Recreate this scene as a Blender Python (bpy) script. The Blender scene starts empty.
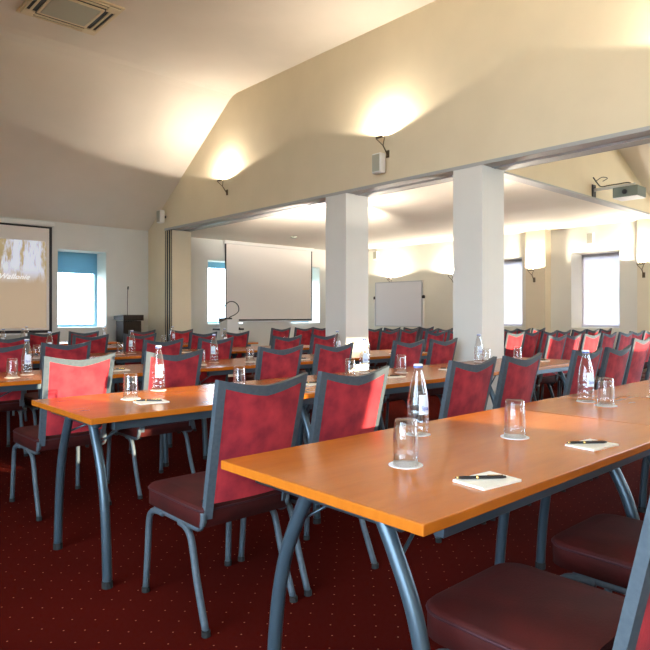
import bpy, bmesh, math, random
from mathutils import Vector, Matrix
random.seed(7)
PI = math.pi
S = bpy.context.scene
COL = S.collection

# ------------------------------------------------------------------ materials
def mat(name, col=(.8, .8, .8), rough=.5, metal=0., spec=.5, coat=0., trans=0., ior=1.45, sheen=0., emis=None, estr=0., alpha=1.):
    m = bpy.data.materials.new(name); m.use_nodes = True
    b = m.node_tree.nodes['Principled BSDF']
    b.inputs['Base Color'].default_value = (*col, 1)
    b.inputs['Roughness'].default_value = rough
    b.inputs['Metallic'].default_value = metal
    b.inputs['Specular IOR Level'].default_value = spec
    b.inputs['Coat Weight'].default_value = coat
    b.inputs['Coat Roughness'].default_value = .12
    b.inputs['Transmission Weight'].default_value = trans
    b.inputs['IOR'].default_value = ior
    b.inputs['Sheen Weight'].default_value = sheen
    b.inputs['Alpha'].default_value = alpha
    if emis:
        b.inputs['Emission Color'].default_value = (*emis, 1)
        b.inputs['Emission Strength'].default_value = estr
    return m

def nodes(m):
    nt = m.node_tree
    return nt, nt.nodes['Principled BSDF']

def N(nt, t, **kw):
    n = nt.nodes.new(t)
    for k, v in kw.items():
        setattr(n, k, v)
    return n

def noise_col(m, c1, c2, scale, detail=4, mapscale=(1, 1, 1), lo=.35, hi=.65, rough=None, bump=0., bscale=None):
    nt, b = nodes(m)
    tc = N(nt, 'ShaderNodeTexCoord'); mp = N(nt, 'ShaderNodeMapping')
    mp.inputs['Scale'].default_value = mapscale
    nz = N(nt, 'ShaderNodeTexNoise'); nz.inputs['Scale'].default_value = scale; nz.inputs['Detail'].default_value = detail
    cr = N(nt, 'ShaderNodeValToRGB')
    cr.color_ramp.elements[0].position = lo; cr.color_ramp.elements[0].color = (*c1, 1)
    cr.color_ramp.elements[1].position = hi; cr.color_ramp.elements[1].color = (*c2, 1)
    L = nt.links.new
    L(tc.outputs['Object'], mp.inputs['Vector']); L(mp.outputs[0], nz.inputs['Vector'])
    L(nz.outputs['Fac'], cr.inputs['Fac']); L(cr.outputs['Color'], b.inputs['Base Color'])
    if bump:
        n2 = N(nt, 'ShaderNodeTexNoise'); n2.inputs['Scale'].default_value = bscale or scale * 4
        bp = N(nt, 'ShaderNodeBump'); bp.inputs['Strength'].default_value = bump; bp.inputs['Distance'].default_value = .004
        L(tc.outputs['Object'], n2.inputs['Vector']); L(n2.outputs['Fac'], bp.inputs['Height']); L(bp.outputs[0], b.inputs['Normal'])
    return m

M = {}
M['wall'] = noise_col(mat('wall_paint', rough=.85, spec=.2), (.74, .64, .455), (.77, .665, .475), 2.5)
M['ceiling'] = noise_col(mat('ceiling_paint', rough=.9, spec=.15), (.76, .705, .61), (.79, .73, .635), 2.0)
M['farwall'] = noise_col(mat('far_wall_paint', rough=.85, spec=.2), (.71, .71, .66), (.74, .74, .69), 2.5)
M['rwall'] = noise_col(mat('right_wall_paint', rough=.85, spec=.2), (.79, .76, .65), (.81, .78, .67), 2.5)
M['white'] = mat('white_paint', (.80, .79, .75), .6)
M['column'] = noise_col(mat('column_paint', rough=.8, spec=.2), (.75, .725, .66), (.77, .745, .68), 3)
M['soffit'] = mat('soffit_grey', (.40, .40, .39), .55)
M['alu'] = mat('aluminium', (.55, .57, .60), .35, .8)
M['dark'] = mat('black_plastic', (.012, .012, .014), .45)
M['steel'] = noise_col(mat('charcoal_powder_coat', rough=.5, metal=.1, spec=.32), (.060, .078, .095), (.075, .095, .112), 60)
M['tsteel'] = mat('table_leg_steel', (.06, .09, .115), .33, .5, .5)
M['rubber'] = mat('rubber', (.01, .01, .01), .7)
M['piping'] = mat('seat_piping', (.035, .004, .008), .7)
M['coaster'] = mat('paper_coaster', (.9, .9, .9), .8)
M['paper'] = mat('note_paper', (.86, .85, .76), .75)
M['gold'] = mat('gold_ring', (.8, .55, .2), .25, 1.)
M['pen'] = mat('pen_black', (.01, .01, .012), .2, 0, .6)
M['cap'] = mat('white_cap', (.75, .78, .85), .4)
M['bluecap'] = mat('blue_band', (.03, .10, .45), .4)
M['label'] = mat('bottle_label', (.70, .78, .86), .5)
M['blueink'] = mat('blue_ink', (.03, .08, .5), .5)
M['water'] = mat('water', (.98, 1, 1), .0, 0, .5, 0, 1., 1.33)
M['screen'] = mat('screen_fabric', (.84, .79, .73), .7)
M['board'] = mat('whiteboard_surface', (.86, .87, .9), .25)
M['podium'] = noise_col(mat('dark_wood', rough=.7, spec=.15), (.02, .014, .01), (.035, .024, .016), 6, mapscale=(8, 8, 1))
M['sill'] = mat('window_frame_blue', (.22, .42, .55), .4)
M['wframe'] = mat('window_frame_white', (.78, .79, .80), .4)
M['acgrey'] = mat('vent_panel', (.44, .44, .35), .6)
M['lampmetal'] = mat('lamp_bronze', (.16, .12, .07), .35, .8)
M['projgrey'] = mat('projector_shell', (.12, .15, .13), .5)
M['branch'] = mat('hazed_branch', (.85, .82, .80), .9)  # haze over the branches put into their light colour
M['lettering'] = mat('projected_letters', (.9, .9, .9), .6, emis=(.9, .92, .95), estr=.55)
M['bulb'] = mat('halogen_tube', (1, 1, 1), .3, emis=(1, .86, .62), estr=25)

# reveal blue-ish plain white handled by sky light
# table veneer
m = M['wood'] = mat('cherry_veneer', rough=.24, spec=.5, coat=.0)
nt, b = nodes(m)
tc = N(nt, 'ShaderNodeTexCoord'); mp = N(nt, 'ShaderNodeMapping'); mp.inputs['Scale'].default_value = (1.2, 9, 1)
nz = N(nt, 'ShaderNodeTexNoise'); nz.inputs['Scale'].default_value = 3.; nz.inputs['Detail'].default_value = 6; nz.inputs['Roughness'].default_value = .65
nz2 = N(nt, 'ShaderNodeTexNoise'); nz2.inputs['Scale'].default_value = 2.2
cr = N(nt, 'ShaderNodeValToRGB')
cr.color_ramp.elements[0].position = .3; cr.color_ramp.elements[0].color = (.39, .102, .008, 1)
cr.color_ramp.elements[1].position = .72; cr.color_ramp.elements[1].color = (.56, .165, .016, 1)
mx = N(nt, 'ShaderNodeMath', operation='ADD'); ml = N(nt, 'ShaderNodeMath', operation='MULTIPLY'); ml.inputs[1].default_value = .45
ml2 = N(nt, 'ShaderNodeMath', operation='MULTIPLY'); ml2.inputs[1].default_value = .55
L = nt.links.new
L(tc.outputs['Object'], mp.inputs['Vector']); L(mp.outputs[0], nz.inputs['Vector']); L(tc.outputs['Object'], nz2.inputs['Vector'])
L(nz.outputs['Fac'], ml.inputs[0]); L(nz2.outputs['Fac'], ml2.inputs[0]); L(ml.outputs[0], mx.inputs[0]); L(ml2.outputs[0], mx.inputs[1])
L(mx.outputs[0], cr.inputs['Fac']); L(cr.outputs[0], b.inputs['Base Color'])

def velvet(name, c1, c2, sheen):
    m = mat(name, rough=.75, spec=.25, sheen=sheen)
    noise_col(m, c1, c2, 9, 5, lo=.38, hi=.68, bump=.15, bscale=160)
    nodes(m)[1].inputs['Sheen Tint'].default_value = (1., .3, .32, 1)
    nodes(m)[1].inputs['Sheen Roughness'].default_value = .4
    return m
M['velvet'] = velvet('crimson_velvet', (.22, .016, .027), (.49, .036, .046), .15)
M['seat'] = velvet('seat_velvet', (.038, .005, .004), (.058, .006, .005), .01)

# carpet with a regular grid of pale dots
m = M['carpet'] = mat('carpet_red', rough=1, spec=.03)
nt, b = nodes(m); L = nt.links.new
tc = N(nt, 'ShaderNodeTexCoord'); mp = N(nt, 'ShaderNodeMapping'); mp.inputs['Rotation'].default_value = (0, 0, PI / 4)
vo = N(nt, 'ShaderNodeTexVoronoi'); vo.inputs['Scale'].default_value = 12; vo.inputs['Randomness'].default_value = .12; vo.voronoi_dimensions = '2D'
cr = N(nt, 'ShaderNodeValToRGB'); cr.color_ramp.interpolation = 'LINEAR'
cr.color_ramp.elements[0].position = .025; cr.color_ramp.elements[0].color = (1, 1, 1, 1)
cr.color_ramp.elements[1].position = .045; cr.color_ramp.elements[1].color = (0, 0, 0, 1)
nz = N(nt, 'ShaderNodeTexNoise'); nz.inputs['Scale'].default_value = 1.3; nz.inputs['Detail'].default_value = 6
c2 = N(nt, 'ShaderNodeValToRGB')
c2.color_ramp.elements[0].position = .3; c2.color_ramp.elements[0].color = (.045, .0035, .002, 1)
c2.color_ramp.elements[1].position = .7; c2.color_ramp.elements[1].color = (.066, .005, .003, 1)
mix = N(nt, 'ShaderNodeMix'); mix.data_type = 'RGBA'; mix.inputs[7].default_value = (.34, .13, .08, 1)
L(tc.outputs['Object'], mp.inputs[0]); L(mp.outputs[0], vo.inputs['Vector']); L(vo.outputs['Distance'], cr.inputs[0])
L(tc.outputs['Object'], nz.inputs['Vector']); L(nz.outputs['Fac'], c2.inputs[0]); L(c2.outputs[0], mix.inputs[6]); L(cr.outputs[0], mix.inputs[0])
L(mix.outputs[2], b.inputs['Base Color'])

def translucent(name, col, tcol, fac):
    m = bpy.data.materials.new(name); m.use_nodes = True
    nt = m.node_tree; nt.nodes.clear()
    o = N(nt, 'ShaderNodeOutputMaterial'); mx = N(nt, 'ShaderNodeMixShader'); d = N(nt, 'ShaderNodeBsdfDiffuse'); t = N(nt, 'ShaderNodeBsdfTranslucent')
    d.inputs[0].default_value = (*col, 1); t.inputs[0].default_value = (*tcol, 1); mx.inputs[0].default_value = fac
    nt.links.new(d.outputs[0], mx.inputs[1]); nt.links.new(t.outputs[0], mx.inputs[2]); nt.links.new(mx.outputs[0], o.inputs[0])
    return m
M['sheer'] = translucent('window_dimming_sheet', (.8, .76, .78), (.46, .43, .45), .8)  # sheet added over the visible right windows to dim their glare
M['blind'] = translucent('blue_roller_blind', (.3, .6, .75), (.10, .19, .24), .5)
M['whiteblind'] = translucent('white_roller_blind', (.8, .8, .82), (.80, .80, .83), .75)

def pane_mat():
    m = bpy.data.materials.new('window_glass'); m.use_nodes = True
    nt = m.node_tree; nt.nodes.clear()
    o = N(nt, 'ShaderNodeOutputMaterial'); mx = N(nt, 'ShaderNodeMixShader'); g = N(nt, 'ShaderNodeBsdfGlossy'); t = N(nt, 'ShaderNodeBsdfTransparent')
    g.inputs['Roughness'].default_value = .02; t.inputs[0].default_value = (.96, .97, .98, 1); mx.inputs[0].default_value = .05
    nt.links.new(t.outputs[0], mx.inputs[1]); nt.links.new(g.outputs[0], mx.inputs[2]); nt.links.new(mx.outputs[0], o.inputs[0])
    return m
M['pane'] = pane_mat()

def thin_glass(name, tint, base, edge):
    m = bpy.data.materials.new(name); m.use_nodes = True
    nt = m.node_tree; nt.nodes.clear()
    o = N(nt, 'ShaderNodeOutputMaterial'); mx = N(nt, 'ShaderNodeMixShader'); g = N(nt, 'ShaderNodeBsdfGlossy'); t = N(nt, 'ShaderNodeBsdfTransparent')
    lw = N(nt, 'ShaderNodeLayerWeight'); lw.inputs['Blend'].default_value = .35
    mr = N(nt, 'ShaderNodeMapRange'); mr.inputs[3].default_value = base; mr.inputs[4].default_value = edge
    g.inputs['Roughness'].default_value = .06; t.inputs[0].default_value = (*tint, 1)
    L = nt.links.new
    L(lw.outputs['Facing'], mr.inputs[0]); L(mr.outputs[0], mx.inputs[0])
    L(t.outputs[0], mx.inputs[1]); L(g.outputs[0], mx.inputs[2]); L(mx.outputs[0], o.inputs[0])
    return m
M['glass'] = thin_glass('clear_glass', (.99, .99, .99), .03, .8)
M['bglass'] = thin_glass('bottle_glass', (.97, .98, .99), .07, .85)

# ------------------------------------------------------------------ mesh helpers
def obj(name, bm, material, parent=None, smooth=False, label=None):
    me = bpy.data.meshes.new(name)
    bmesh.ops.recalc_face_normals(bm, faces=bm.faces[:])
    bm.to_mesh(me); bm.free()
    if smooth:
        for p in me.polygons: p.use_smooth = True
    for mm in (material if isinstance(material, (list, tuple)) else [material]):
        me.materials.append(mm)
    o = bpy.data.objects.new(name, me); COL.objects.link(o)
    if parent: o.parent = parent
    if label: o['label'] = label
    return o

def box(bm, x0, x1, y0, y1, z0, z1, bev=0., seg=2, mi=0):
    vs = [bm.verts.new(p) for p in ((x0, y0, z0), (x1, y0, z0), (x1, y1, z0), (x0, y1, z0), (x0, y0, z1), (x1, y0, z1), (x1, y1, z1), (x0, y1, z1))]
    fs = [bm.faces.new([vs[i] for i in q]) for q in ((3, 2, 1, 0), (4, 5, 6, 7), (0, 1, 5, 4), (1, 2, 6, 5), (2, 3, 7, 6), (3, 0, 4, 7))]
    for f_ in fs: f_.material_index = mi
    if bev:
        es = list({e for f_ in fs for e in f_.edges})
        bmesh.ops.bevel(bm, geom=es, offset=bev, segments=seg, affect='EDGES', profile=.5)

def B(*a, **k):
    bm = bmesh.new(); box(bm, *a, **k); return bm

def smooth_path(pts, n=5):
    pts = [Vector(p) for p in pts]; out = []
    for i in range(len(pts) - 1):
        p0 = pts[max(i - 1, 0)]; p1 = pts[i]; p2 = pts[i + 1]; p3 = pts[min(i + 2, len(pts) - 1)]
        for k in range(n):
            t = k / n
            out.append(.5 * ((2 * p1) + (-p0 + p2) * t + (2 * p0 - 5 * p1 + 4 * p2 - p3) * t * t + (-p0 + 3 * p1 - 3 * p2 + p3) * t ** 3))
    out.append(pts[-1]); return out

def tube(bm, pts, r, sides=8, ry=None, closed=False):
    pts = [Vector(p) for p in pts]; rings = []; n = len(pts)
    up = None
    for i, p in enumerate(pts):
        if closed: t = pts[(i + 1) % n] - pts[i - 1]
        else: t = pts[min(i + 1, n - 1)] - pts[max(i - 1, 0)]
        t.normalize()
        if up is None:
            ref = Vector((1, 0, 0)) if abs(t.x) < .8 else Vector((0, 0, 1))
            up = ref
        a = (up - t * up.dot(t)).normalized(); up = a
        b_ = t.cross(a)
        rr = r[i] if isinstance(r, (list, tuple)) else r
        r2 = ry if ry else rr
        rings.append([bm.verts.new(p + a * (rr * math.cos(2 * PI * k / sides)) + b_ * (r2 * math.sin(2 * PI * k / sides))) for k in range(sides)])
    m_ = n if closed else n - 1
    for i in range(m_):
        A, B_ = rings[i], rings[(i + 1) % n]
        for k in range(sides):
            bm.faces.new((A[k], A[(k + 1) % sides], B_[(k + 1) % sides], B_[k]))
    if not closed:
        bm.faces.new(rings[0][::-1]); bm.faces.new(rings[-1])

def lathe(bm, prof, seg=24, cx=0, cy=0):
    rings = []
    for r, z in prof:
        if r < 1e-6: rings.append([bm.verts.new((cx, cy, z))])
        else: rings.append([bm.verts.new((cx + r * math.cos(2 * PI * k / seg), cy + r * math.sin(2 * PI * k / seg), z)) for k in range(seg)])
    for A, B_ in zip(rings, rings[1:]):
        for k in range(seg):
            k2 = (k + 1) % seg
            if len(A) == 1 and len(B_) == 1: continue
            if len(A) == 1: bm.faces.new((A[0], B_[k], B_[k2]))
            elif len(B_) == 1: bm.faces.new((A[k], A[k2], B_[0]))
            else: bm.faces.new((A[k], A[k2], B_[k2], B_[k]))

def prism(bm, poly, axis, a, b_):
    """poly of 2-D points extruded along axis between a and b"""
    def P3(p, t):
        return {'x': (t, p[0], p[1]), 'y': (p[0], t, p[1]), 'z': (p[0], p[1], t)}[axis]
    v0 = [bm.verts.new(P3(p, a)) for p in poly]; v1 = [bm.verts.new(P3(p, b_)) for p in poly]
    bm.faces.new(v0); bm.faces.new(v1[::-1])
    n = len(poly)
    for i in range(n): bm.faces.new((v0[i], v0[(i + 1) % n], v1[(i + 1) % n], v1[i]))

def solid_grid(bm, P, th, nrm=Vector((0, 1, 0))):
    """P[i][j] grid of points -> closed slab of thickness th along nrm"""
    n, m_ = len(P), len(P[0]); h = nrm * (th / 2)
    F = [[bm.verts.new(Vector(p) - h) for p in row] for row in P]
    K = [[bm.verts.new(Vector(p) + h) for p in row] for row in P]
    for i in range(n - 1):
        for j in range(m_ - 1):
            bm.faces.new((F[i][j], F[i + 1][j], F[i + 1][j + 1], F[i][j + 1]))
            bm.faces.new((K[i][j], K[i][j + 1], K[i + 1][j + 1], K[i + 1][j]))
    for i in range(n - 1):
        bm.faces.new((F[i][0], K[i][0], K[i + 1][0], F[i + 1][0])); bm.faces.new((F[i][-1], F[i + 1][-1], K[i + 1][-1], K[i][-1]))
    for j in range(m_ - 1):
        bm.faces.new((F[0][j], F[0][j + 1], K[0][j + 1], K[0][j])); bm.faces.new((F[-1][j], K[-1][j], K[-1][j + 1], F[-1][j + 1]))

def text_mesh(cu):
    tmp = bpy.data.objects.new('tmp', cu); me = bpy.data.meshes.new_from_object(tmp)
    bpy.data.objects.remove(tmp); o = bpy.data.objects.new('lettering', me); COL.objects.link(o); return o

def empty(name, label, cat, loc=(0, 0, 0), rz=0., group=None):
    o = bpy.data.objects.new(name, None); COL.objects.link(o)
    o.location = loc; o.rotation_euler = (0, 0, rz); o.empty_display_size = .1
    o['label'] = label; o['category'] = cat
    if group: o['group'] = group
    return o
def tag(o, label, cat, group=None):
    o['label'] = label; o['category'] = cat
    if group: o['group'] = group
    return o
def struct(name, bm, m, parent=None, smooth=False):
    o = obj(name, bm, m, parent, smooth)
    if parent is None: o['kind'] = 'structure'
    return o
def dup(root, loc, rz, label, group, sub=True):
    r = root.copy(); COL.objects.link(r); r.location = loc; r.rotation_euler = (0, 0, rz)
    r['label'] = label; r['group'] = group
    for ch in CH[root.name]:
        c = ch.copy(); COL.objects.link(c); c.parent = r
        if sub:
            for g in CH.get(ch.name, ()):
                d = g.copy(); COL.objects.link(d); d.parent = c
    return r
CH = {}
def remember(root):
    CH[root.name] = list(root.children)
    for c in root.children: CH[c.name] = list(c.children)

ORD = ['first', 'second', 'third', 'fourth', 'fifth', 'sixth', 'seventh', 'eighth', 'ninth', 'tenth', 'eleventh', 'twelfth']

# ------------------------------------------------------------------ room shell
XL, XP, XP2, XR = -2.2, 5.3, 5.7, 10.45
YB, YF, ZE, ZC = -2.6, 10.65, 2.70, 4.52
YS = 7.87           # where the flat ceiling starts to slope down
WT = .45            # outer wall thickness

def wall_holes(u0, u1, z0, z1, holes, plane, t0, t1):
    """wall in the plane x=const or y=const with rectangular openings (u0,u1,z0,z1)"""
    us = sorted({u0, u1, *[h[0] for h in holes], *[h[1] for h in holes]})
    zs = sorted({z0, z1, *[h[2] for h in holes], *[h[3] for h in holes]})
    solid = {}
    for i in range(len(us) - 1):
        for j in range(len(zs) - 1):
            cu = (us[i] + us[i + 1]) / 2; cz = (zs[j] + zs[j + 1]) / 2
            solid[i, j] = not any(h[0] < cu < h[1] and h[2] < cz < h[3] for h in holes)
    bm = bmesh.new(); cache = {}
    def V(i, j, t):
        k = (i, j, t)
        if k not in cache:
            cache[k] = bm.verts.new((us[i], t, zs[j]) if plane == 'y' else (t, us[i], zs[j]))
        return cache[k]
    for (i, j), s in solid.items():
        if not s: continue
        for t in (t0, t1): bm.faces.new((V(i, j, t), V(i + 1, j, t), V(i + 1, j + 1, t), V(i, j + 1, t)))
        for (a, b_, n_) in (((i, j), (i + 1, j), (i, j - 1)), ((i, j + 1), (i + 1, j + 1), (i, j + 1)), ((i, j), (i, j + 1), (i - 1, j)), ((i + 1, j), (i + 1, j + 1), (i + 1, j))):
            if not solid.get(n_, False):
                bm.faces.new((V(*a, t0), V(*b_, t0), V(*b_, t1), V(*a, t1)))
    return bm

struct('floor', B(XL - .5, XR + .5, YB - .5, YF + .5, -.12, 0), M['carpet'])

far_w = [(3.67, 4.50, .95, 2.27), (6.58, 7.42, .98, 2.26), (8.74, 9.58, .98, 2.26)]
struct('wall_far', wall_holes(XL - .45, XR + .45, 0, 4.7, far_w, 'y', YF, YF + WT), M['farwall'])
right_w = [(-2.2, -.2, .3, 2.6), (.5, 2.6, .3, 2.6), (4.22, 5.04, .94, 2.24), (5.98, 6.80, .94, 2.24)]
struct('wall_right', wall_holes(YB - .1, YF, 0, 4.7, right_w, 'x', XR, XR + WT), M['rwall'])
left_w = [(-2.2, 2.6, .4, 3.0)]  # unseen window added for daylight fill on the gable wall
struct('wall_left', wall_holes(YB - .1, YF, 0, 4.7, left_w, 'x', XL - WT, XL), M['wall'])
back_w = [(2.96, 3.75, 1.93, 2.32), (3.34, 3.78, 1.53, 1.93), (5.95, 7.3, .8, 2.3), (7.7, 8.35, 1.9, 2.6), (9.0, 9.7, 1.6, 2.45)]  # unseen openings shaped to throw the sun patches, wide one added for fill
struct('wall_back', wall_holes(XL, XR, 0, 4.7, back_w, 'y', YB - .08, YB), M['wall'])

# gable wall above the sliding partition (plane x = XP)
bm = bmesh.new()
prof = [(YB, ZE), (YF, ZE), (YF, ZE + .05), (YS + .10, ZC - .03), (YS, ZC + .02), (YS - .10, ZC + .04), (YB, ZC + .04)]
prism(bm, prof, 'x', XP, XP2)
struct('wall_gable', bm, M['wall'])
# end of the partition wall
struct('wall_pier', B(XP, XP2, 10.02, YF, 0, ZE), M['wall'])
# grey soffit with its sliding track
sf = struct('trim_1', B(XP + .004, XP2 - .004, YB, 10.02, ZE - .03, ZE - .0005), M['soffit'])
bm = bmesh.new(); box(bm, XP - .006, XP + .004, YB, 10.02, ZE - .034, ZE + .001); box(bm, XP2 - .004, XP2 + .006, YB, 10.02, ZE - .034, ZE + .001)
struct('trim_2', bm, M['soffit'])
bm = bmesh.new(); box(bm, 5.47, 5.485, YB, 10.02, ZE - .038, ZE - .03); box(bm, 5.515, 5.53, YB, 10.02, ZE - .038, ZE - .03)
struct('trim_3', bm, M['alu'])

# ceilings
bm = bmesh.new()
pts = [(YB - .1, ZC), (YS - .10, ZC), (YS, ZC - .02), (YS + .10, ZC - .065), (YF + .02, ZE + .01), (YF + .02, ZE + .13), (YS + .1, ZC + .1), (YB - .1, ZC + .12)]
prism(bm, pts, 'x', XL - .02, XP2)
struct('ceiling', bm, M['ceiling'])
struct('ceiling_right', B(XP2, XR, 3.66, YF, 2.68, 2.80), M['ceiling'])
# high zone of the right hand room: wall over the second track and the sloped ceiling
struct('wall_over_track', B(XP2, XR, 3.56, 3.66, 2.70, 4.7), M['wall'])
bm = bmesh.new(); box(bm, XP2 + .012, XR, 3.545, 3.68, 2.678, 2.70)
struct('trim_4', bm, M['soffit'])
bm = bmesh.new(); prism(bm, [(XP2, 4.5), (6.4, 4.5), (XR, 2.72), (XR, 2.86), (6.4, 4.64), (XP2, 4.64)], 'y', YB, 3.56)
struct('ceiling_sloped', bm, M['ceiling'])
bm = bmesh.new()
sl = (2.72 - 4.5) / (XR - 6.4)
prism(bm, [(8.2, 4.5 + sl * 1.8), (XR, 2.72), (XR, 2.50), (8.2, 4.5 + sl * 1.8 - .22)], 'y', 2.92, 3.06)
struct('trim_5', bm, M['white'])

# columns (structure)
struct('wall_column_near', B(XP, XP2, 3.47, 3.82, 0, ZE - .03), M['column'])
struct('wall_column_far', B(XP, XP2, 5.41, 5.78, 0, ZE - .03), M['column'])
struct('wall_pilaster', B(10.24, XR, 5.416, 5.79, 0, 2.68), M['wall'])
struct('wall_pilaster_near', B(10.24, XR, 3.66, 3.86, 0, 2.68), M['wall'])
bm = bmesh.new(); box(bm, XL, XP, YF - .015, YF, 0, .08); box(bm, XP2, XR, YF - .015, YF, 0, .08)
struct('baseboard_far', bm, M['white'])
struct('baseboard_right', B(XR - .015, XR, YB, YF, 0, .08), M['white'])

# windows
def window(n, plane, u0, u1, z0, z1, t, blind=None, bl_z=0., fm='wframe', sgn=1):
    """frame set at depth t in the opening; returns the frame object"""
    bm = bmesh.new(); w = .05
    for a in ((u0, u1, z0, z0 + w), (u0, u1, z1 - w, z1), (u0, u0 + w, z0 + w, z1 - w), (u1 - w, u1, z0 + w, z1 - w)):
        if plane == 'y': box(bm, a[0], a[1], t, t + .05, a[2], a[3])
        else: box(bm, t, t + .05, a[0], a[1], a[2], a[3])
    f = struct('window_%d' % n, bm, M[fm])
    bm = B(u0 + w, u1 - w, t + .02, t + .028, z0 + w, z1 - w) if plane == 'y' else B(t + .02, t + .028, u0 + w, u1 - w, z0 + w, z1 - w)
    obj('pane', bm, M['pane'], f)
    if blind:
        q = -.02 if sgn > 0 else .065
        bm = B(u0 + .01, u1 - .01, t + q, t + q + .006, bl_z, z1 - .002) if plane == 'y' else B(t + q, t + q + .006, u0 + .01, u1 - .01, bl_z, z1 - .002)
        obj('roller_blind', bm, M[blind], f)
    return f
window(1, 'y', *far_w[0], YF + .40, 'blind', 1.90, 'sill')
window(2, 'y', *far_w[1], YF + .40, 'blind', 2.13, 'sill')
window(3, 'y', *far_w[2], YF + .40, 'blind', 1.98, 'sill')
k = 4
for i, w in enumerate(right_w):
    window(k, 'x', *w, XR + .40, 'whiteblind' if i < 2 else 'sheer', 2.05 if i < 2 else w[2] + .02); k += 1  # sheets on the visible windows are added to tone down the panes
for w in left_w:
    window(k, 'x', *w, XL - .30); k += 1  # added daylight window, out of view
window(k, 'y', *back_w[2], YB - .07, 'whiteblind', .82)  # added fill window, its lowered blind turns direct sun into soft glow

# ------------------------------------------------------------------ chair
def back_y(z, u):       # lean and plan curve of the backrest (u in -1..1)
    return -.205 - .115 * (z - .43) / .51 - .022 * (1 - u * u)
def top_z(u): return .945 - .034 * (1 - abs(u) ** 1.5)
HWT, HWB = .207, .195
def hw(z): return HWB + (HWT - HWB) * max(0, min(1, (z - .43) / .5))

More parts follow.
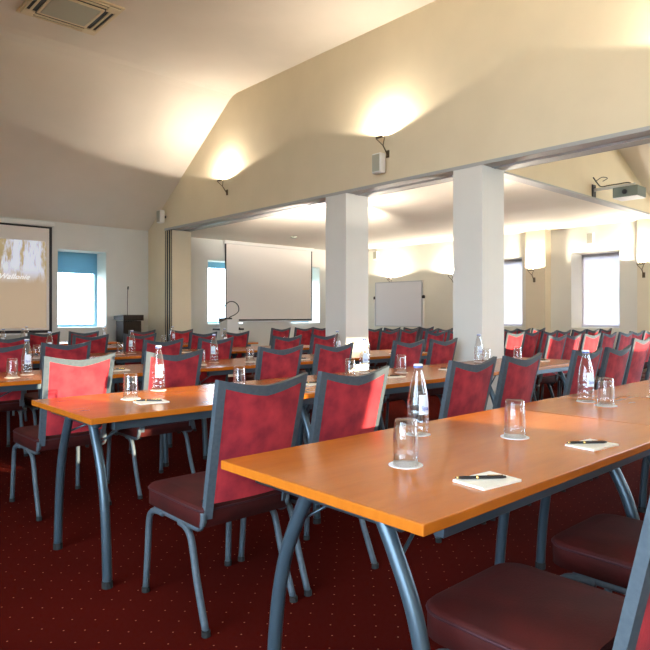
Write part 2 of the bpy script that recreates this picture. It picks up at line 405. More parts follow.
def make_chair(small=False):
    t = empty('banquet_chair', 'x', 'chair')
    seg = 6 if small else 10
    # seat: domed rounded pad
    bm = bmesh.new()
    box(bm, -.212, .212, -.215, .262, .385, .462, bev=0)
    ve = [e for e in bm.edges if abs(e.verts[0].co.z - e.verts[1].co.z) > .05]
    fr = [e for e in ve if e.verts[0].co.y > 0]; rr = [e for e in ve if e.verts[0].co.y < 0]
    bmesh.ops.bevel(bm, geom=fr, offset=.075, segments=5, affect='EDGES', profile=.5)
    rr = [e for e in bm.edges if abs(e.verts[0].co.z - e.verts[1].co.z) > .05 and e.verts[0].co.y < -.2]
    bmesh.ops.bevel(bm, geom=rr, offset=.03, segments=3, affect='EDGES', profile=.5)
    top = [f_ for f_ in bm.faces if f_.normal.z > .9 or all(v.co.z > .45 for v in f_.verts)]
    te = list({e for f_ in top for e in f_.edges})
    bmesh.ops.bevel(bm, geom=te, offset=.014, segments=3, affect='EDGES', profile=.5)
    top = [f_ for f_ in bm.faces if all(v.co.z > .4615 for v in f_.verts)]
    r = bmesh.ops.inset_region(bm, faces=top, thickness=.05, depth=.009)
    seat = obj('seat', bm, M['seat'], t, smooth=True)
    bm = bmesh.new()
    out = []
    def arc(cx, cy, r_, a0, a1, n):
        return [(cx + r_ * math.cos(a0 + (a1 - a0) * i / n), cy + r_ * math.sin(a0 + (a1 - a0) * i / n)) for i in range(n + 1)]
    ring = arc(.212 - .075, .262 - .075, .075, 0, PI / 2, 5) + arc(-.212 + .075, .262 - .075, .075, PI / 2, PI, 5) + arc(-.182, -.185, .03, PI, 1.5 * PI, 3) + arc(.182, -.185, .03, 1.5 * PI, 2 * PI, 3)
    tube(bm, [(x, y, .448) for x, y in ring], .0045, 5, closed=True)
    obj('piping', bm, M['piping'], seat, smooth=True)
    # backrest upholstery panel
    cols = 8; rows = 6
    def ztop(u): return top_z(u) - .018 - .006 * (1 - abs(u))
    P = [[None] * (rows + 1) for _ in range(cols + 1)]
    for i in range(cols + 1):
        u = -1 + 2 * i / cols
        for j in range(rows + 1):
            z = .475 + (ztop(u * .86) - .475) * j / rows
            x = u * (hw(z) - .028)
            P[i][j] = (x, back_y(z, x / HWT), z)
    bm = bmesh.new(); solid_grid(bm, P, .021)
    obj('backrest', bm, M['velvet'], t, smooth=False)
    # back frame: top rail and stiles in one closed outline
    bm = bmesh.new(); n = 12
    P = []
    for i in range(n + 1):
        u = -1 + 2 * i / n
        zt = top_z(u); zb = zt - (.026 + .014 * (1 - abs(u)))
        row = []
        for q in (0, .5, 1):
            z = zb + (zt - zb) * q
            row.append((u * hw(z), back_y(z, u), z))
        P.append(row)
    solid_grid(bm, P, .025)
    for s in (-1, 1):
        P = []
        for z in (.415, .45, .55, .65, .75, .85, .92):
            P.append([(s * (hw(z) - .030), back_y(z, .85), z), (s * hw(z), back_y(z, 1), z)])
        solid_grid(bm, P, .025)
    bmesh.ops.bevel(bm, geom=[e for e in bm.edges if e.is_manifold and e.calc_face_angle(0) > 1.2], offset=.004, segments=1, affect='EDGES')
    bf = obj('back_frame', bm, M['steel'], t)
    # side rails under the seat curving up into the stiles
    for s in (-1, 1):
        bm = bmesh.new()
        x = s * .196
        tube(bm, smooth_path([(x, -.208, .44), (x, -.207, .405), (x, -.18, .377), (x, -.12, .372), (x, .05, .372), (x, .17, .372)], 4), .0125, seg, ry=.0125)
        obj('side_rail', bm, M['steel'], t, smooth=True)
    bm = bmesh.new(); box(bm, -.19, .19, -.10, -.08, .366, .384); box(bm, -.19, .19, .13, .15, .366, .384)
    obj('cross_rail', bm, M['steel'], t)
    for s in (-1, 1):
        x = s * .200
        for kind in (0, 1):
            bm = bmesh.new()
            if kind: pth = [(x, .10, .366), (x, .16, .364), (x, .205, .345), (x, .226, .30), (x * 1.01, .232, .20), (x * 1.03, .245, .012)]
            else: pth = [(x, -.04, .366), (x, -.085, .360), (x, -.118, .335), (x, -.138, .29), (x * 1.01, -.172, .18), (x * 1.03, -.243, .012)]
            tube(bm, smooth_path(pth, 4), .0135, seg, ry=.0135)
            lg = obj('leg', bm, M['steel'], t, smooth=True)
            if not small:
                bm = bmesh.new(); bx = x * 1.03; by = .245 if kind else -.244
                lathe(bm, [(0, 0), (.0165, 0), (.0165, .022), (0, .022)], 10, bx, by)
                obj('rubber_foot', bm, M['rubber'], lg)
    remember(t)
    return t

chair0 = make_chair(False)
chairF = make_chair(True)
used = set()
def chair(x, y, label, group, rz=0., far=False):
    src = chairF if far else chair0
    if src.name not in used:
        used.add(src.name); src.location = (x, y, 0); src.rotation_euler = (0, 0, rz); src['label'] = label; src['group'] = group
        return src
    return dup(src, (x, y, 0), rz, label, group)

TY = [.81, 2.57, 4.33, 6.09, 7.78, 9.30]         # front edges of the table rows
CY = [.72, 2.20, 3.95, 5.70, 7.42, 8.96]         # chair centres behind each row
CX = [[1.415, 2.06], [1.41, 1.90, 2.79, 3.29, 4.14, 4.64], [1.375, 1.99, 2.88, 3.43, 4.37, 4.89], [1.41, 1.93, 2.84, 3.41, 4.33, 4.92], [1.35, 1.93, 2.82, 3.42, 4.33, 4.87], [1.3, 1.95, 2.8, 3.35, 4.2, 4.83]]
RW = ['nearest', 'second', 'third', 'fourth', 'fifth', 'sixth']
SPECIAL = {(1, 0): 'large crimson chair with its whole back in view, left of the foreground table',
           (1, 1): 'crimson chair with sunlight on its right edge, right behind the nearest wooden tabletop',
           (2, 0): 'brightly sunlit crimson chair with a dark shadow across its back, third table row',
           (0, 0): 'dark red chair with large seat at the bottom edge, drawn to the nearest table',
           (0, 1): 'dark red chair at the right edge, second along the nearest table'}
rnd = random.Random(3)
for r, xs in enumerate(CX):
    for i, x in enumerate(xs):
        lab = SPECIAL.get((r, i), 'crimson chair with grey frame at the %s table row, %s from the left' % (RW[r], ORD[i]))
        j = 0 if r < 3 else 1
        chair(x + j * rnd.uniform(-.02, .02), CY[r] + j * rnd.uniform(-.02, .02), lab, 'chairs at the %s table row' % RW[r], rnd.uniform(-.02, .02) * (r > 0), far=r >= 4)
# loose rows of chairs in the far half of the adjoining room
loose = [(2.72, [6.55, 7.05, 7.55, 8.05, 8.55, 9.05]),
         (3.68 - .02, []),
         (3.72, [6.68, 7.15, 7.62, 8.09, 8.56, 9.03, 9.50, 9.95]),
         (4.66, [6.90, 7.37, 7.84, 8.31, 8.78, 9.25, 9.71, 10.19]),
         (5.60, [6.95, 7.42, 7.89, 8.36, 8.83, 9.30, 9.75]),
         (6.55, [7.05, 7.52, 7.99, 8.46, 8.93, 9.40, 9.87]),
         (7.50, [7.25, 7.72, 8.20, 8.68, 9.16]),
         (8.72, [6.65, 7.18, 7.62])]
li = 0
for y, xs in loose:
    if not xs: continue
    nm = ORD[li]
    for i, x in enumerate(xs):
        chair(x, y + rnd.uniform(-.03, .03), 'small crimson chair in the %s loose row beyond the columns, %s from its left end' % (nm, ORD[i]),
              'loose chairs, %s row beyond the columns' % nm, rnd.uniform(-.03, .03), far=True)
    li += 1

# ------------------------------------------------------------------ tables
TL = 1.567
def make_table():
    t = empty('conference_table', 'x', 'table')
    obj('tabletop', B(.003, TL - .003, 0, .77, .713, .74, bev=.003), M['wood'], t)
    for y in (.035, .715):
        obj('side_rail', B(.12, TL - .12, y, y + .03, .672, .712, bev=.003), M['tsteel'], t)
    yc = .325
    for x, d in ((.085, 1), (TL - .27, -1)):
        bm = bmesh.new(); tube(bm, [(x, yc - .20, .690), (x, yc + .36, .690)], .018, 10)
        obj('cross_rail', bm, M['tsteel'], t, smooth=True)
        for s in (-1, 1):
            bm = bmesh.new()
            tube(bm, smooth_path([(x, yc + s * .13, .70), (x, yc + s * .175, .62), (x, yc + s * .232, .50), (x, yc + s * .268, .36), (x, yc + s * .288, .2), (x, yc + s * .30, .018)], 5), .0205, 12)
            lg = obj('leg', bm, M['tsteel'], t, smooth=True)
            bm = bmesh.new(); lathe(bm, [(0, 0), (.023, 0), (.023, .03), (0, .03)], 12, x, yc + s * .30)
            obj('rubber_foot', bm, M['rubber'], lg)
            bm = bmesh.new(); tube(bm, [(x, yc + s * .185, .60), (x + d * .26, yc + s * .10, .70)], .005, 6)
            obj('brace', bm, M['tsteel'], t, smooth=True)
    remember(t); return t
tab0 = make_table(); first = True
NT = [3, 3, 3, 3, 3, 2]
for r, y in enumerate(TY):
    for i in range(NT[r]):
        if r == 0:
            lab = ['large orange wooden table in the foreground with two glasses and two notepads', 'wooden table joined to the right end of the foreground table', 'far end table of the nearest row, beyond the right edge'][i]
        else:
            lab = 'reddish wooden conference table, %s from the left in the %s row' % (ORD[i], RW[r])
        loc = (1.017 + TL * i, y, 0)
        if first:
            first = False; tab0.location = loc; tab0['label'] = lab; tab0['group'] = 'tables of the nearest row'
        else: dup(tab0, loc, 0, lab, 'tables of the %s row' % RW[r])

# ------------------------------------------------------------------ tableware
def make_glass():
    t = empty('drinking_glass', 'x', 'glass')
    obj('coaster', (lambda bm: (lathe(bm, [(0, 0), (.050, 0), (.050, .0015), (0, .0015)], 28), bm)[1])(bmesh.new()), M['coaster'], t)
    bm = bmesh.new()
    prof = [(.0355, .002), (.0375, .002), (.0376, .04), (.0366, .08), (.0345, .112), (.0325, .128), (.0295, .134), (0, .134)]
    lathe(bm, prof + [], 24)
    inner = [(.0355, .002), (.0352, .04), (.034, .08), (.031, .108), (.026, .116), (0, .118)]
    lathe(bm, inner, 24)
    bmesh.ops.remove_doubles(bm, verts=bm.verts[:], dist=1e-5)
    obj('tumbler', bm, M['glass'], t, smooth=True)
    remember(t); return t
def make_bottle():
    t = empty('water_bottle', 'x', 'bottle')
    obj('coaster', (lambda bm: (lathe(bm, [(0, 0), (.045, 0), (.045, .0015), (0, .0015)], 28), bm)[1])(bmesh.new()), M['coaster'], t)
    bm = bmesh.new()
    lathe(bm, [(0, .002), (.033, .002), (.038, .006), (.0385, .03), (.0375, .034), (.0385, .038), (.0385, .06), (.0375, .064), (.0385, .068), (.0385, .09), (.0375, .094), (.0385, .098), (.0385, .11), (.037, .13), (.033, .155), (.026, .188), (.019, .215), (.0150, .232), (.0145, .243), (0, .243)], 24)
    obj('bottle_body', bm, M['bglass'], t, smooth=True)
    bm = bmesh.new(); lathe(bm, [(0, .2435), (.0165, .2435), (.0165, .256), (.014, .258), (0, .258)], 20)
    cp = obj('cap', bm, M['cap'], t, smooth=False)
    bm = bmesh.new(); lathe(bm, [(.0167, .2445), (.0171, .2445), (.0171, .2505), (.0167, .2505)], 20)
    obj('cap_band', bm, M['bluecap'], cp)
    def lr(z): return .0390 if z < .11 else (.0390 - (z - .11) * .075 if z < .13 else .0375 - (z - .13) * .16)
    # shoulder label wrapped over part of the bottle, facing the room
    bm = bmesh.new()
    P = []
    for a in range(-4, 5):
        an = -PI / 2 - .25 + a * .14
        P.append([(lr(z) * math.cos(an), lr(z) * math.sin(an), z) for z in (.078, .098, .115, .132, .148)])
    F = [[bm.verts.new(p) for p in row] for row in P]
    K = [[bm.verts.new((p[0] * 1.012, p[1] * 1.012, p[2])) for p in row] for row in P]
    for i in range(8):
        for j in range(4):
            bm.faces.new((F[i][j], F[i + 1][j], F[i + 1][j + 1], F[i][j + 1])); bm.faces.new((K[i][j], K[i][j + 1], K[i + 1][j + 1], K[i + 1][j]))
    lb = obj('bottle_label', bm, M['label'], t)
    cu = bpy.data.curves.new('lettering', 'FONT'); cu.body = 'Spa'; cu.size = .022; cu.extrude = .0002; cu.align_x = 'CENTER'; cu.align_y = 'CENTER'
    cu.materials.append(M['blueink'])
    o = text_mesh(cu); o.parent = lb
    an = -PI / 2 - .25
    o.location = (.0400 * math.cos(an), .0400 * math.sin(an), .100); o.rotation_euler = (PI / 2, 0, -.25)
    remember(t); return t
def make_pad():
    t = empty('notepad', 'x', 'notepad')
    obj('paper_stack', B(-.074, .074, -.052, .052, 0, .006), M['paper'], t)
    remember(t); return t
def make_pen():
    t = empty('ballpoint_pen', 'x', 'pen')
    bm = bmesh.new(); tube(bm, [(-.068, 0, 0), (-.062, 0, 0), (-.05, 0, 0), (.03, 0, 0), (.058, 0, 0), (.068, 0, 0)], [.001, .003, .0042, .0046, .0046, .003], 10)
    obj('pen_barrel', bm, M['pen'], t, smooth=True)
    bm = bmesh.new(); tube(bm, [(-.012, 0, 0), (-.006, 0, 0)], .0052, 12); tube(bm, [(-.064, 0, 0), (-.058, 0, 0)], .0036, 12)
    obj('gold_ring', bm, M['gold'], t, smooth=True, label='gold band on the pen')
    bm = bmesh.new(); box(bm, .018, .060, -.001, .001, .0045, .006)
    obj('pen_clip', bm, M['gold'], t)
    remember(t); return t
G = {'glass': make_glass(), 'bottle': make_bottle(), 'pad': make_pad(), 'pen': make_pen()}
def put(kind, x, y, label, group, rz=0., z=.7403):
    src = G[kind]
    if kind not in used:
        used.add(kind); src.location = (x, y, z); src.rotation_euler = (0, 0, rz); src['label'] = label; src['group'] = group; return src
    return dup(src, (x, y, z), rz, label, group)

glasses = [[(1.385, 1.165), (1.985, 1.165), (2.99, 1.27), (3.50, 1.22)],
           [(1.41, 3.03), (2.08, 3.02), (3.00, 3.02), (3.54, 3.02), (4.80, 3.10), (5.30, 3.08)],
           [(1.28, 4.60), (2.80, 4.64), (3.30, 4.62), (4.82, 4.60)],
           [(2.02, 6.45), (2.86, 6.40), (4.20, 6.38), (5.15, 6.40)],
           [(1.75, 8.12), (3.12, 8.20), (4.30, 8.15)],
           [(2.55, 9.62), (3.3, 9.6)]]
bottles = [[(1.77, 1.43), (3.06, 1.40)],
           [(1.69, 3.27), (3.33, 3.20), (4.86, 3.22)],
           [(1.42, 4.75), (3.03, 4.80), (4.62, 4.85)],
           [(2.20, 6.62), (3.05, 6.52), (4.32, 6.60)],
           [(2.22, 8.35), (2.42, 8.25), (4.52, 8.3)],
           [(2.42, 9.68), (2.9, 9.72), (4.06, 9.66)]]
pads = [[(1.405, .905, -.12), (2.045, .915, -.12), (3.45, .93, -.1)],
        [(1.43, 2.84, -.12), (2.55, 2.90, 0), (3.25, 2.85, -.1), (4.02, 2.93, -.1), (5.35, 2.87, 0)],
        [(2.05, 4.62, -.1), (3.85, 4.55, 0), (5.2, 4.5, 0)],
        [(2.25, 6.33, -.1), (3.6, 6.3, 0)], [(2.9, 8.0, 0)], []]
def nth(i, n): return 'leftmost' if i == 0 else ('rightmost' if i == n - 1 else ORD[i] + ' from the left')
for r in range(6):
    for i, (x, y) in enumerate(glasses[r]):
        put('glass', x, y, 'upturned clear tumbler on a white coaster, %s on the %s table row' % (nth(i, len(glasses[r])), RW[r]), 'tumblers on the %s row' % RW[r], rnd.uniform(0, 3))
    for i, (x, y) in enumerate(bottles[r]):
        put('bottle', x, y, 'clear water bottle, %s on the %s table row' % (nth(i, len(bottles[r])), RW[r]), 'water bottles on the %s row' % RW[r], 0 if r == 0 and i == 0 else rnd.uniform(-.6, .3))
    for i, (x, y, rz) in enumerate(pads[r]):
        put('pad', x, y, 'cream notepad, %s on the %s table row' % (nth(i, len(pads[r])), RW[r]), 'notepads on the %s row' % RW[r], rz)
        put('pen', x - .012, y + .012, 'black pen lying on the notepad %s on the %s table row' % (nth(i, len(pads[r])), RW[r]), 'pens on the %s row' % RW[r], rz - .56, .7403 + .006 + .0054)

# ------------------------------------------------------------------ projection screens
def screen(name_label, x0, x1, z0, z1, y, top=True):
    t = empty('projection_screen', name_label, 'projection screen', ((x0 + x1) / 2, y, z0))
    cx = (x0 + x1) / 2
    bm = B(x0 - cx - .03, x1 - cx + .03, -.045, .045, z1 - z0 - .07, z1 - z0, bev=.012)
    obj('screen_case', bm, M['white'], t)
    w = .045 if top else .03; bm = bmesh.new(); h = z1 - z0 - .07
    a, b_ = x0 - cx, x1 - cx
    for q in ((a, a + w, 0, h), (b_ - w, b_, 0, h), (a + w, b_ - w, 0, w)): box(bm, q[0], q[1], -.004, .004, q[2], q[3])
    if top: box(bm, a + w, b_ - w, -.004, .004, h - .03, h)
    for sx in (-1, 1):
        obj('wall_bracket', B(sx * (b_ - .25) - .02, sx * (b_ - .25) + .02, .0452, YF - y - .0005, z1 - z0 - .06, z1 - z0 - .02), M['white'], t)
    obj('screen_border', bm, M['dark'], t)
    obj('screen_fabric', B(a + w, b_ - w, -.003, .003, w, h - .03 if top else h), M['screen'], t)
    bm = bmesh.new(); box(bm, a - .01, b_ + .01, -.012, .012, -.03, 0, bev=.005)
    obj('weight_bar', bm, M['wframe'], t)
    return t, cx
s2, c2x = screen('blank white pull down screen between two windows beyond the partition', 6.95, 9.30, 1.04, 2.6796, 10.60, False)
s1, c1x = screen('pull down screen at the left showing a projected autumn picture', .60, 3.56, .87, 2.69, 10.60)
# projected slide, the projector's light put into its emission
sm = mat('projected_slide', (.3, .3, .3), .8)
nt, b = nodes(sm); L = nt.links.new
tc = N(nt, 'ShaderNodeTexCoord'); sep = N(nt, 'ShaderNodeSeparateXYZ'); L(tc.outputs['Object'], sep.inputs[0])
wv = N(nt, 'ShaderNodeTexNoise'); wv.inputs['Scale'].default_value = 2.4; wv.inputs['Detail'].default_value = 8; wv.inputs['Roughness'].default_value = .7
mp = N(nt, 'ShaderNodeMapping'); mp.inputs['Scale'].default_value = (1.6, 1, .35); L(tc.outputs['Object'], mp.inputs[0]); L(mp.outputs[0], wv.inputs['Vector'])
cr = N(nt, 'ShaderNodeValToRGB'); e = cr.color_ramp.elements
e[0].position = .44; e[0].color = (.42, .33, .18, 1); e[1].position = .53; e[1].color = (.66, .72, .86, 1)
L(wv.outputs['Fac'], cr.inputs[0])
# sky-and-trees band over a plain hazy bottom
gr = N(nt, 'ShaderNodeMapRange'); gr.inputs[1].default_value = .80; gr.inputs[2].default_value = 1.05; L(sep.outputs[2], gr.inputs[0])
mx = N(nt, 'ShaderNodeMix'); mx.data_type = 'RGBA'; mx.inputs[6].default_value = (.46, .36, .25, 1); L(gr.outputs[0], mx.inputs[0]); L(cr.outputs[0], mx.inputs[7])
L(mx.outputs[2], b.inputs['Emission Color']); b.inputs['Emission Strength'].default_value = .45; L(mx.outputs[2], b.inputs['Base Color'])
slide = obj('projected_picture', B(.60 - c1x + .06, 3.50 - c1x - .03, -.0055, -.0035, .08, 1.50), sm, s1)
cu = bpy.data.curves.new('lettering', 'FONT'); cu.body = 'Wallonie'; cu.size = .115; cu.shear = .45; cu.extrude = .001; cu.space_character = 1.1; cu.align_x = 'RIGHT'
cu.materials.append(M['lettering'])
o = text_mesh(cu); o.parent = slide
o.location = (3.20 - c1x, -.009, .87); o.rotation_euler = (PI / 2, 0, 0)

# ------------------------------------------------------------------ lecterns
t = empty('lectern', 'dark wooden lectern with a gooseneck microphone by the left window', 'lectern', (4.78, 10.35, 0))
obj('lectern_body', B(-.165, .165, -.15, .15, .03, 1.06, bev=.004), M['podium'], t)
bm = bmesh.new(); prism(bm, [(-.20, 1.065), (.20, 1.085), (.20, 1.145), (-.20, 1.165)], 'x', -.185, .185)
obj('lectern_top', bm, M['podium'], t)
obj('base_plate', B(-.23, .23, -.2, .2, 0, .03), M['podium'], t)
bm = bmesh.new(); tube(bm, smooth_path([(0, .05, 1.13), (.0, .05, 1.35), (.003, .045, 1.55), (.0, .03, 1.62)], 5), .006, 8)
g_ = obj('gooseneck', bm, M['dark'], t, smooth=True)
bm = bmesh.new(); tube(bm, [(0, .03, 1.61), (0, .026, 1.625), (0, .018, 1.66), (0, .014, 1.67)], [.008, .014, .014, .006], 10)
obj('microphone', bm, M['dark'], g_, smooth=True)

t = empty('lectern', 'slim white lectern with a looping black gooseneck lamp before the right screen', 'lectern', (6.60, 9.92, 0))
bm = bmesh.new(); prism(bm, [(-.09, .02), (.09, .02), (.13, 1.02), (-.13, 1.08)], 'x', -.13, .13)
obj('lectern_body', bm, M['white'], t)
obj('base_plate', B(-.2, .2, -.18, .18, 0, .02), M['white'], t)
bm = bmesh.new()
lp = [(-.04, -.02, 1.07), (.0, -.02, 1.12), (.12, -.02, 1.17), (.20, -.02, 1.24), (.19, -.02, 1.34), (.10, -.02, 1.41), (-.02, -.02, 1.41), (-.12, -.02, 1.34), (-.18, -.02, 1.36), (-.26, -.02, 1.42)]
tube(bm, smooth_path(lp, 5), .009, 8)
gn = obj('gooseneck', bm, M['dark'], t, smooth=True)

t = empty('presentation_desk', 'white side desk with thin black top and a dark open laptop by the right window', 'desk', (6.86, 10.33, 0))
obj('desktop', B(-.26, .24, -.18, .18, .86, .895), M['dark'], t)
for sx in (-.23, .19):
    for sy in (-.15, .12): obj('leg', B(sx, sx + .03, sy, sy + .03, 0, .86), M['white'], t)
obj('modesty_panel', B(-.19, .18, .12, .13, .45, .86), M['white'], t)
t = empty('laptop', 'dark laptop open on the side desk in front of the right window', 'laptop', (6.86, 10.27, .895))
obj('keyboard_base', B(-.16, .16, -.11, .11, 0, .018, bev=.003), M['dark'], t)
bm = bmesh.new(); prism(bm, [(.10, .015), (.112, .015), (.20, .21), (.188, .21)], 'x', -.16, .16)
obj('laptop_lid', bm, M['dark'], t)

# mobile whiteboard
t = empty('whiteboard', 'white mobile board on a stand with a black knob, beyond the columns', 'whiteboard', (9.98, 8.60, 0))
obj('board', B(-.012, .012, -.63, .63, .93, 1.85), M['board'], t)
bm = bmesh.new()
for q in ((-.65, -.63, .91, 1.87), (.63, .65, .91, 1.87)): box(bm, -.018, .018, *q)
box(bm, -.018, .018, -.63, .63, 1.85, 1.87); box(bm, -.018, .018, -.63, .63, .91, .93)
obj('board_frame', bm, M['alu'], t)
for s in (-1, 1):
    bm = bmesh.new(); tube(bm, [(0, s * .675, .06), (0, s * .675, 1.50)], .016, 8)
    lg = obj('leg', bm, M['white'], t, smooth=True)
    bm = bmesh.new(); tube(bm, [(-.25, s * .675, .05), (.25, s * .675, .05)], .018, 8)
    obj('foot_bar', bm, M['white'], lg)
    bm = bmesh.new(); lathe(bm, [(0, 1.50), (.03, 1.50), (.036, 1.53), (.03, 1.56), (0, 1.57)], 12, 0, s * .675)
    obj('knob', bm, M['dark'], lg, smooth=True, label='black clamp knob')
    for xx in (-.22, .22):
        bm = bmesh.new(); lathe(bm, [(0, 0), (.02, 0), (.02, .034), (0, .034)], 10, xx, s * .675)
        obj('castor', bm, M['rubber'], lg)

# ------------------------------------------------------------------ speakers, detectors, air unit, projector
def speaker(loc, rz, s, label):
    t = empty('wall_speaker', label, 'speaker', loc, rz)
    bm = B(-.10 * s, 0, -.075 * s, .075 * s, -.12 * s, .12 * s, bev=.02 * s)
    for v in bm.verts: v.co.x -= .045
    obj('cabinet', bm, M['white'], t)
    bm = B(-.104 * s - .045, -.1 * s - .045, -.058 * s, .058 * s, -.1 * s, .1 * s)
    obj('speaker_grille', bm, M['acgrey'], t)
    obj('wall_bracket', B(-.05, -.0005, -.02, .02, -.02, .02), M['dark'], t)
    return t
speaker((XP, 4.78, 2.90), 0, .95, 'small white wall speaker above the partition, below the middle wall lamp')
speaker((XP, 9.99, 2.90), 0, .95, 'small white wall speaker at the far left end of the partition beam')
speaker((XR, 4.66, 2.46), 0, .8, 'small white speaker high on the right wall between two pilasters')
speaker((XR, 9.60, 2.52), 0, .8, 'small pale speaker high on the wall above the mobile whiteboard')

for x, y, lab in ((6.25, 4.18, 'round smoke detector on the low ceiling next to the beam'), (7.6, 9.2, 'small round detector on the ceiling before the far screen')):
    bm = bmesh.new(); lathe(bm, [(0, 2.6795), (.06, 2.6795), (.06, 2.66), (.045, 2.645), (0, 2.64)], 20, x, y)
    tag(obj('smoke_detector', bm, M['acgrey'], smooth=False), lab, 'smoke detector')

t = empty('air_conditioning_cassette', 'square air conditioning unit set into the ceiling at the upper left', 'air conditioner', (2.50, 6.86, ZC))
bm = bmesh.new()
o_, q_ = .43, .40
for a in ((-o_, o_, -o_, -q_), (-o_, o_, q_, o_), (-o_, -q_, -q_, q_), (q_, o_, -q_, q_)): box(bm, *a, -.018, -.0005)
obj('trim_frame', bm, M['wall'], t)
bm = bmesh.new(); box(bm, -q_, q_, -q_, q_, -.016, -.001)
obj('recess_plate', bm, M['dark'], t)
obj('inlet_grille', B(-.24, .24, -.24, .24, -.034, -.0165, bev=.004), M['acgrey'], t)
bm = bmesh.new()
for a in ((-.27, .27, -.27, -.245), (-.27, .27, .245, .27), (-.27, -.245, -.245, .245), (.245, .27, -.245, .245)): box(bm, *a, -.034, -.0165)
obj('grille_frame', bm, M['wall'], t)
for ang in range(4):
    bm = bmesh.new()
    box(bm, -.27, .27, .325, .345, -.032, -.0165); box(bm, -.27, .27, .385, .40, -.032, -.0165)
    for sx in (-1, 1): box(bm, sx * .33 - .06, sx * .33 + .06, .28, .40, -.031, -.0165) if sx > 0 else None
    bmesh.ops.rotate(bm, verts=bm.verts[:], cent=(0, 0, 0), matrix=Matrix.Rotation(ang * PI / 2, 3, 'Z'))
    obj('outlet_slats', bm, M['wall'], t)

t = empty('ceiling_projector', 'grey projector on a short wall arm with looping cables, upper right', 'projector', (8.0, 3.56, 2.78))
obj('wall_plate', B(-.05, .05, -.012, -.0005, -.08, .08), M['dark'], t)
obj('arm', B(-.018, .018, -.52, -.012, -.005, .03, bev=.004), M['alu'], t)
bm = bmesh.new(); tube(bm, smooth_path([(-.05, -.02, .17), (0, -.05, .10), (.0, -.10, .045), (.0, -.20, .045), (.0, -.32, .045), (.01, -.44, .045), (.02, -.52, -.01)], 5), .008, 6)
tube(bm, smooth_path([(.0, -.04, .13), (.03, -.10, .17), (.05, -.16, .15), (.0, -.12, .11)], 5), .005, 6)
obj('cable', bm, M['dark'], t, smooth=True)
bm = B(-.14, .14, -.60, -.30, -.15, -.02, bev=.012)
pb = obj('projector_body', bm, M['projgrey'], t)
bm = bmesh.new(); box(bm, -.135, .135, -.595, -.305, -.157, -.15)
obj('underside_panel', bm, M['white'], pb)
bm = bmesh.new(); tube(bm, [(-.14, -.45, -.09), (-.155, -.45, -.09)], .03, 16)
obj('lens', bm, M['dark'], pb, smooth=True)
obj('mount', B(-.03, .03, -.48, -.42, -.0205, -.004), M['alu'], t)

# ------------------------------------------------------------------ wall lamps (uplights)
def lamp(x, y, z, label, power, tilt=0., warm=(1, .88, .75), rz=0., cone=168, blend=.12):
    """bracket at (x,y,z) on a wall facing -x; forked arm carries a linear halogen uplighter"""
    t = empty('wall_lamp', label, 'wall lamp', (x, y, z), rz)
    bm = B(-.012, 0, -.022, .022, -.05, .035, bev=.003)
    for v in bm.verts: v.co.x -= .0005
    obj('wall_plate', bm, M['lampmetal'], t)
    bm = bmesh.new(); tube(bm, [(-.008, 0, -.02), (-.085, 0, .075)], .007, 8); tube(bm, [(-.085, 0, .075), (-.105, -.04, .155)], .005, 8); tube(bm, [(-.085, 0, .075), (-.155, .045, .15)], .005, 8)
    obj('forked_arm', bm, M['lampmetal'], t, smooth=True)
    bm = bmesh.new()
    P = []
    for k in range(7):
        a = PI + PI * k / 6
        P.append([(-.13 + .022 * math.cos(a), -.055, .172 + .020 * math.sin(a)), (-.13 + .022 * math.cos(a), .055, .172 + .020 * math.sin(a))])
    solid_grid(bm, P, .0015, Vector((0, 0, 1)))
    rf = obj('reflector', bm, M['lampmetal'], t, smooth=True)
    bm = bmesh.new(); tube(bm, [(-.13, -.045, .171), (-.13, .045, .171)], .004, 8)
    obj('bulb', bm, M['bulb'], rf)
    ld = bpy.data.lights.new('lamp_light', 'SPOT'); ld.energy = power; ld.color = warm; ld.spot_size = math.radians(cone); ld.spot_blend = blend; ld.shadow_soft_size = .03
    lo = bpy.data.objects.new('lamp_light', ld); COL.objects.link(lo); lo.parent = t
    lo.location = (-.13, 0, .19); lo.rotation_euler = (PI, tilt, 0)
    return t
lamp(XP, 8.02, 3.06, 'forked wall lamp glowing upward near the far left end of the gable wall', 62, cone=162, blend=.08)
lamp(XP, 4.72, 3.02, 'forked wall lamp glowing upward in the middle of the gable wall', 56, cone=156)
lamp(XP, 1.42, 3.02, 'forked wall lamp on the gable wall at the right edge, mostly its glow showing', 66, cone=154)
lamp(10.24, 5.62, 1.80, 'forked wall lamp on the pilaster between the two right windows', 74)
lamp(10.24, 3.76, 1.80, 'forked wall lamp on the pilaster at the right edge', 74)
lamp(XR, 9.15, 1.80, 'forked wall lamp above the left corner of the mobile whiteboard', 74)
lamp(XR, 7.50, 1.80, 'forked wall lamp to the right of the mobile whiteboard', 74)
lamp(XR, .6, 2.0, 'unseen fill lamp added on the right wall beyond the frame', 74)  # out of view, added for more light in the adjoining room

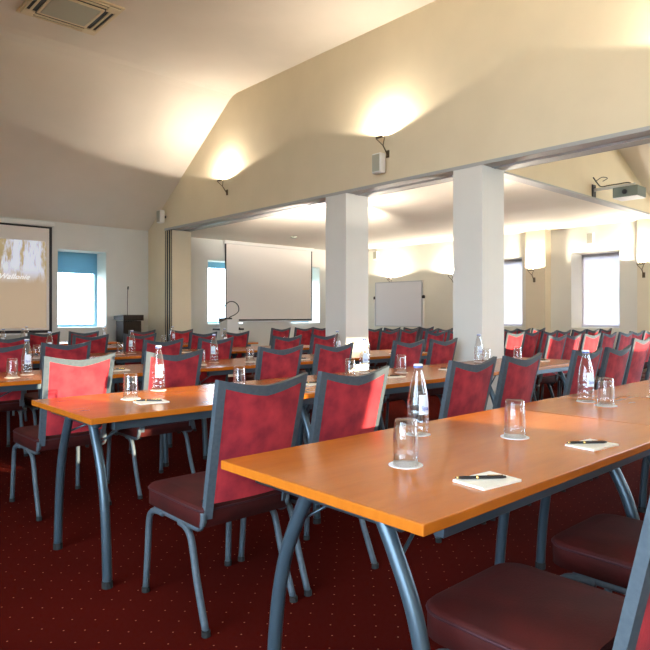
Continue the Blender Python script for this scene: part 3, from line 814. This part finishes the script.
for y_, lb in ((.2, 'unseen fill lamp added on the left wall, nearest the camera'), (1.5, 'unseen fill lamp added in the middle of the left wall'), (-1.6, 'unseen fill lamp added on the left wall, behind the camera')):
    lamp(XL, y_, 2.95, lb, 480, tilt=-1.1, rz=PI, cone=84, blend=1)  # unseen lamps added as warm fill, aimed at the gable wall
lamp(XP2, 3.65, 1.85, 'unseen fill lamp added on the hidden side of the near column', 40, rz=PI)  # added to brighten the adjoining room, concealed by the column
lamp(XP2, 5.60, 1.85, 'unseen fill lamp added on the hidden side of the far column', 50, rz=PI)  # likewise added fill, concealed by the far column
lamp(5.5, 5.78, 1.85, 'unseen fill lamp added on the side of the far column turned to the screens', 640, tilt=-.95, rz=-PI / 2 - .62, cone=84, blend=.5)  # added out of sight to brighten the far wall and right screen
lamp(7.6, YB, 2.2, 'unseen fill lamp added on the rear wall of the adjoining room', 230, rz=-PI / 2)  # unseen, added to lift the near end of the adjoining room

# bare trees outside the right windows
def tree(x, y, label, seed):
    r = random.Random(seed); bm = bmesh.new()
    def grow(p, d, ln, rad, dep):
        q = p + d * ln
        tube(bm, [p, (p + q) / 2 + Vector((r.uniform(-.04, .04), r.uniform(-.04, .04), 0)) * ln, q], [rad, rad * .85, rad * .7], 5)
        if dep == 0: return
        for k in range(r.choice((2, 3, 3))):
            nd = (d + Vector((r.uniform(-.7, .7), r.uniform(-.7, .7), r.uniform(-.15, .5)))).normalized()
            grow(q, nd, ln * r.uniform(.6, .85), rad * .6, dep - 1)
    grow(Vector((0, 0, -.1)), Vector((0, 0, 1)), 1.1, .05, 5)
    o = obj('bare_tree', bm, M['branch'], None, smooth=True); o.location = (x, y, 0)
    tag(o, label, 'tree'); return o
tree(14.2, 6.2, 'leafless pale tree seen through the larger right window', 5)
tree(14.4, 8.6, 'leafless pale tree seen through the narrow window beside the near column', 9)
bm = B(-14, 26, -14, 24, -.6, -.2)
struct('ground', bm, mat('outdoor_ground', (.13, .14, .09), .9))

# folded partition panels stacked against the pier
for i in range(3):
    y0 = 9.77 + i * .083
    t = empty('partition_panel', ('front cream panel of the folded partition stack', 'middle cream panel of the folded partition stack', 'rear cream panel of the folded partition stack, against the wall')[i], 'folding panel', (XP + .2, y0, 0), 0, 'folded partition panels')
    obj('panel_board', B(-.19, .19, .006, .070, .01, ZE - .045), M['wall'], t)
    bm = bmesh.new(); box(bm, -.198, -.19, .0, .014, .01, ZE - .045); box(bm, -.198, -.19, .060, .076, .01, ZE - .045)
    obj('edge_seal', bm, M['dark'], t)
    obj('floor_track_seal', B(-.19, .19, .02, .055, 0, .01), M['rubber'], t)

# ------------------------------------------------------------------ light
w = bpy.data.worlds.new('sky'); S.world = w; w.use_nodes = True
nt = w.node_tree; bg = nt.nodes['Background']
bg.inputs[0].default_value = (.68, .84, 1.0, 1); bg.inputs[1].default_value = 15.5

def portal(cx, cy, cz, sx, sz, rot):
    ld = bpy.data.lights.new('window_portal', 'AREA'); ld.shape = 'RECTANGLE'; ld.size = sx; ld.size_y = sz
    ld.cycles.is_portal = True
    o = bpy.data.objects.new('window_portal', ld); COL.objects.link(o); o.location = (cx, cy, cz); o.rotation_euler = rot
for w_ in left_w: portal(XL - .35, (w_[0] + w_[1]) / 2, (w_[2] + w_[3]) / 2, w_[1] - w_[0], w_[3] - w_[2], (PI / 2, 0, -PI / 2))
for w_ in right_w: portal(XR + WT + .02, (w_[0] + w_[1]) / 2, (w_[2] + w_[3]) / 2, w_[1] - w_[0], w_[3] - w_[2], (PI / 2, 0, PI / 2))
for w_ in far_w: portal((w_[0] + w_[1]) / 2, YF + WT + .02, (w_[2] + w_[3]) / 2, w_[1] - w_[0], w_[3] - w_[2], (PI / 2, 0, PI))
for w_ in back_w: portal((w_[0] + w_[1]) / 2, YB - .1, (w_[2] + w_[3]) / 2, w_[1] - w_[0], w_[3] - w_[2], (PI / 2, 0, 0))
for o in list(S.objects):
    if o.type == 'LIGHT' and o.data.type == 'AREA':
        # area lights shine along local -z: after the rotations above -z must look into the room
        pass

d = Vector((-.30, 1, -.215)).normalized()
sd = bpy.data.lights.new('sun', 'SUN'); sd.energy = 17; sd.color = (1, .82, .56); sd.angle = math.radians(.6)
so = bpy.data.objects.new('sun', sd); COL.objects.link(so); so.rotation_euler = d.to_track_quat('-Z', 'Y').to_euler()

# ------------------------------------------------------------------ camera
cam = bpy.data.cameras.new('camera'); co = bpy.data.objects.new('camera', cam); COL.objects.link(co)
co.location = (0, 0, 1.18); co.rotation_euler = (PI / 2, 0, math.radians(47.532 - 90))
cam.sensor_width = 36; cam.lens = 616 / 650 * 36; cam.shift_y = -11 / 650; cam.clip_start = .05
S.camera = co

S.view_settings.view_transform = 'Standard'; S.view_settings.look = 'None'; S.view_settings.gamma = 1; S.view_settings.use_curve_mapping = False
S.view_settings.exposure = 0.30
c = S.cycles
c.use_denoising = True; c.max_bounces = 9; c.diffuse_bounces = 5; c.glossy_bounces = 4; c.transmission_bounces = 8; c.transparent_max_bounces = 12
c.caustics_reflective = False; c.caustics_refractive = False; c.sample_clamp_indirect = 6
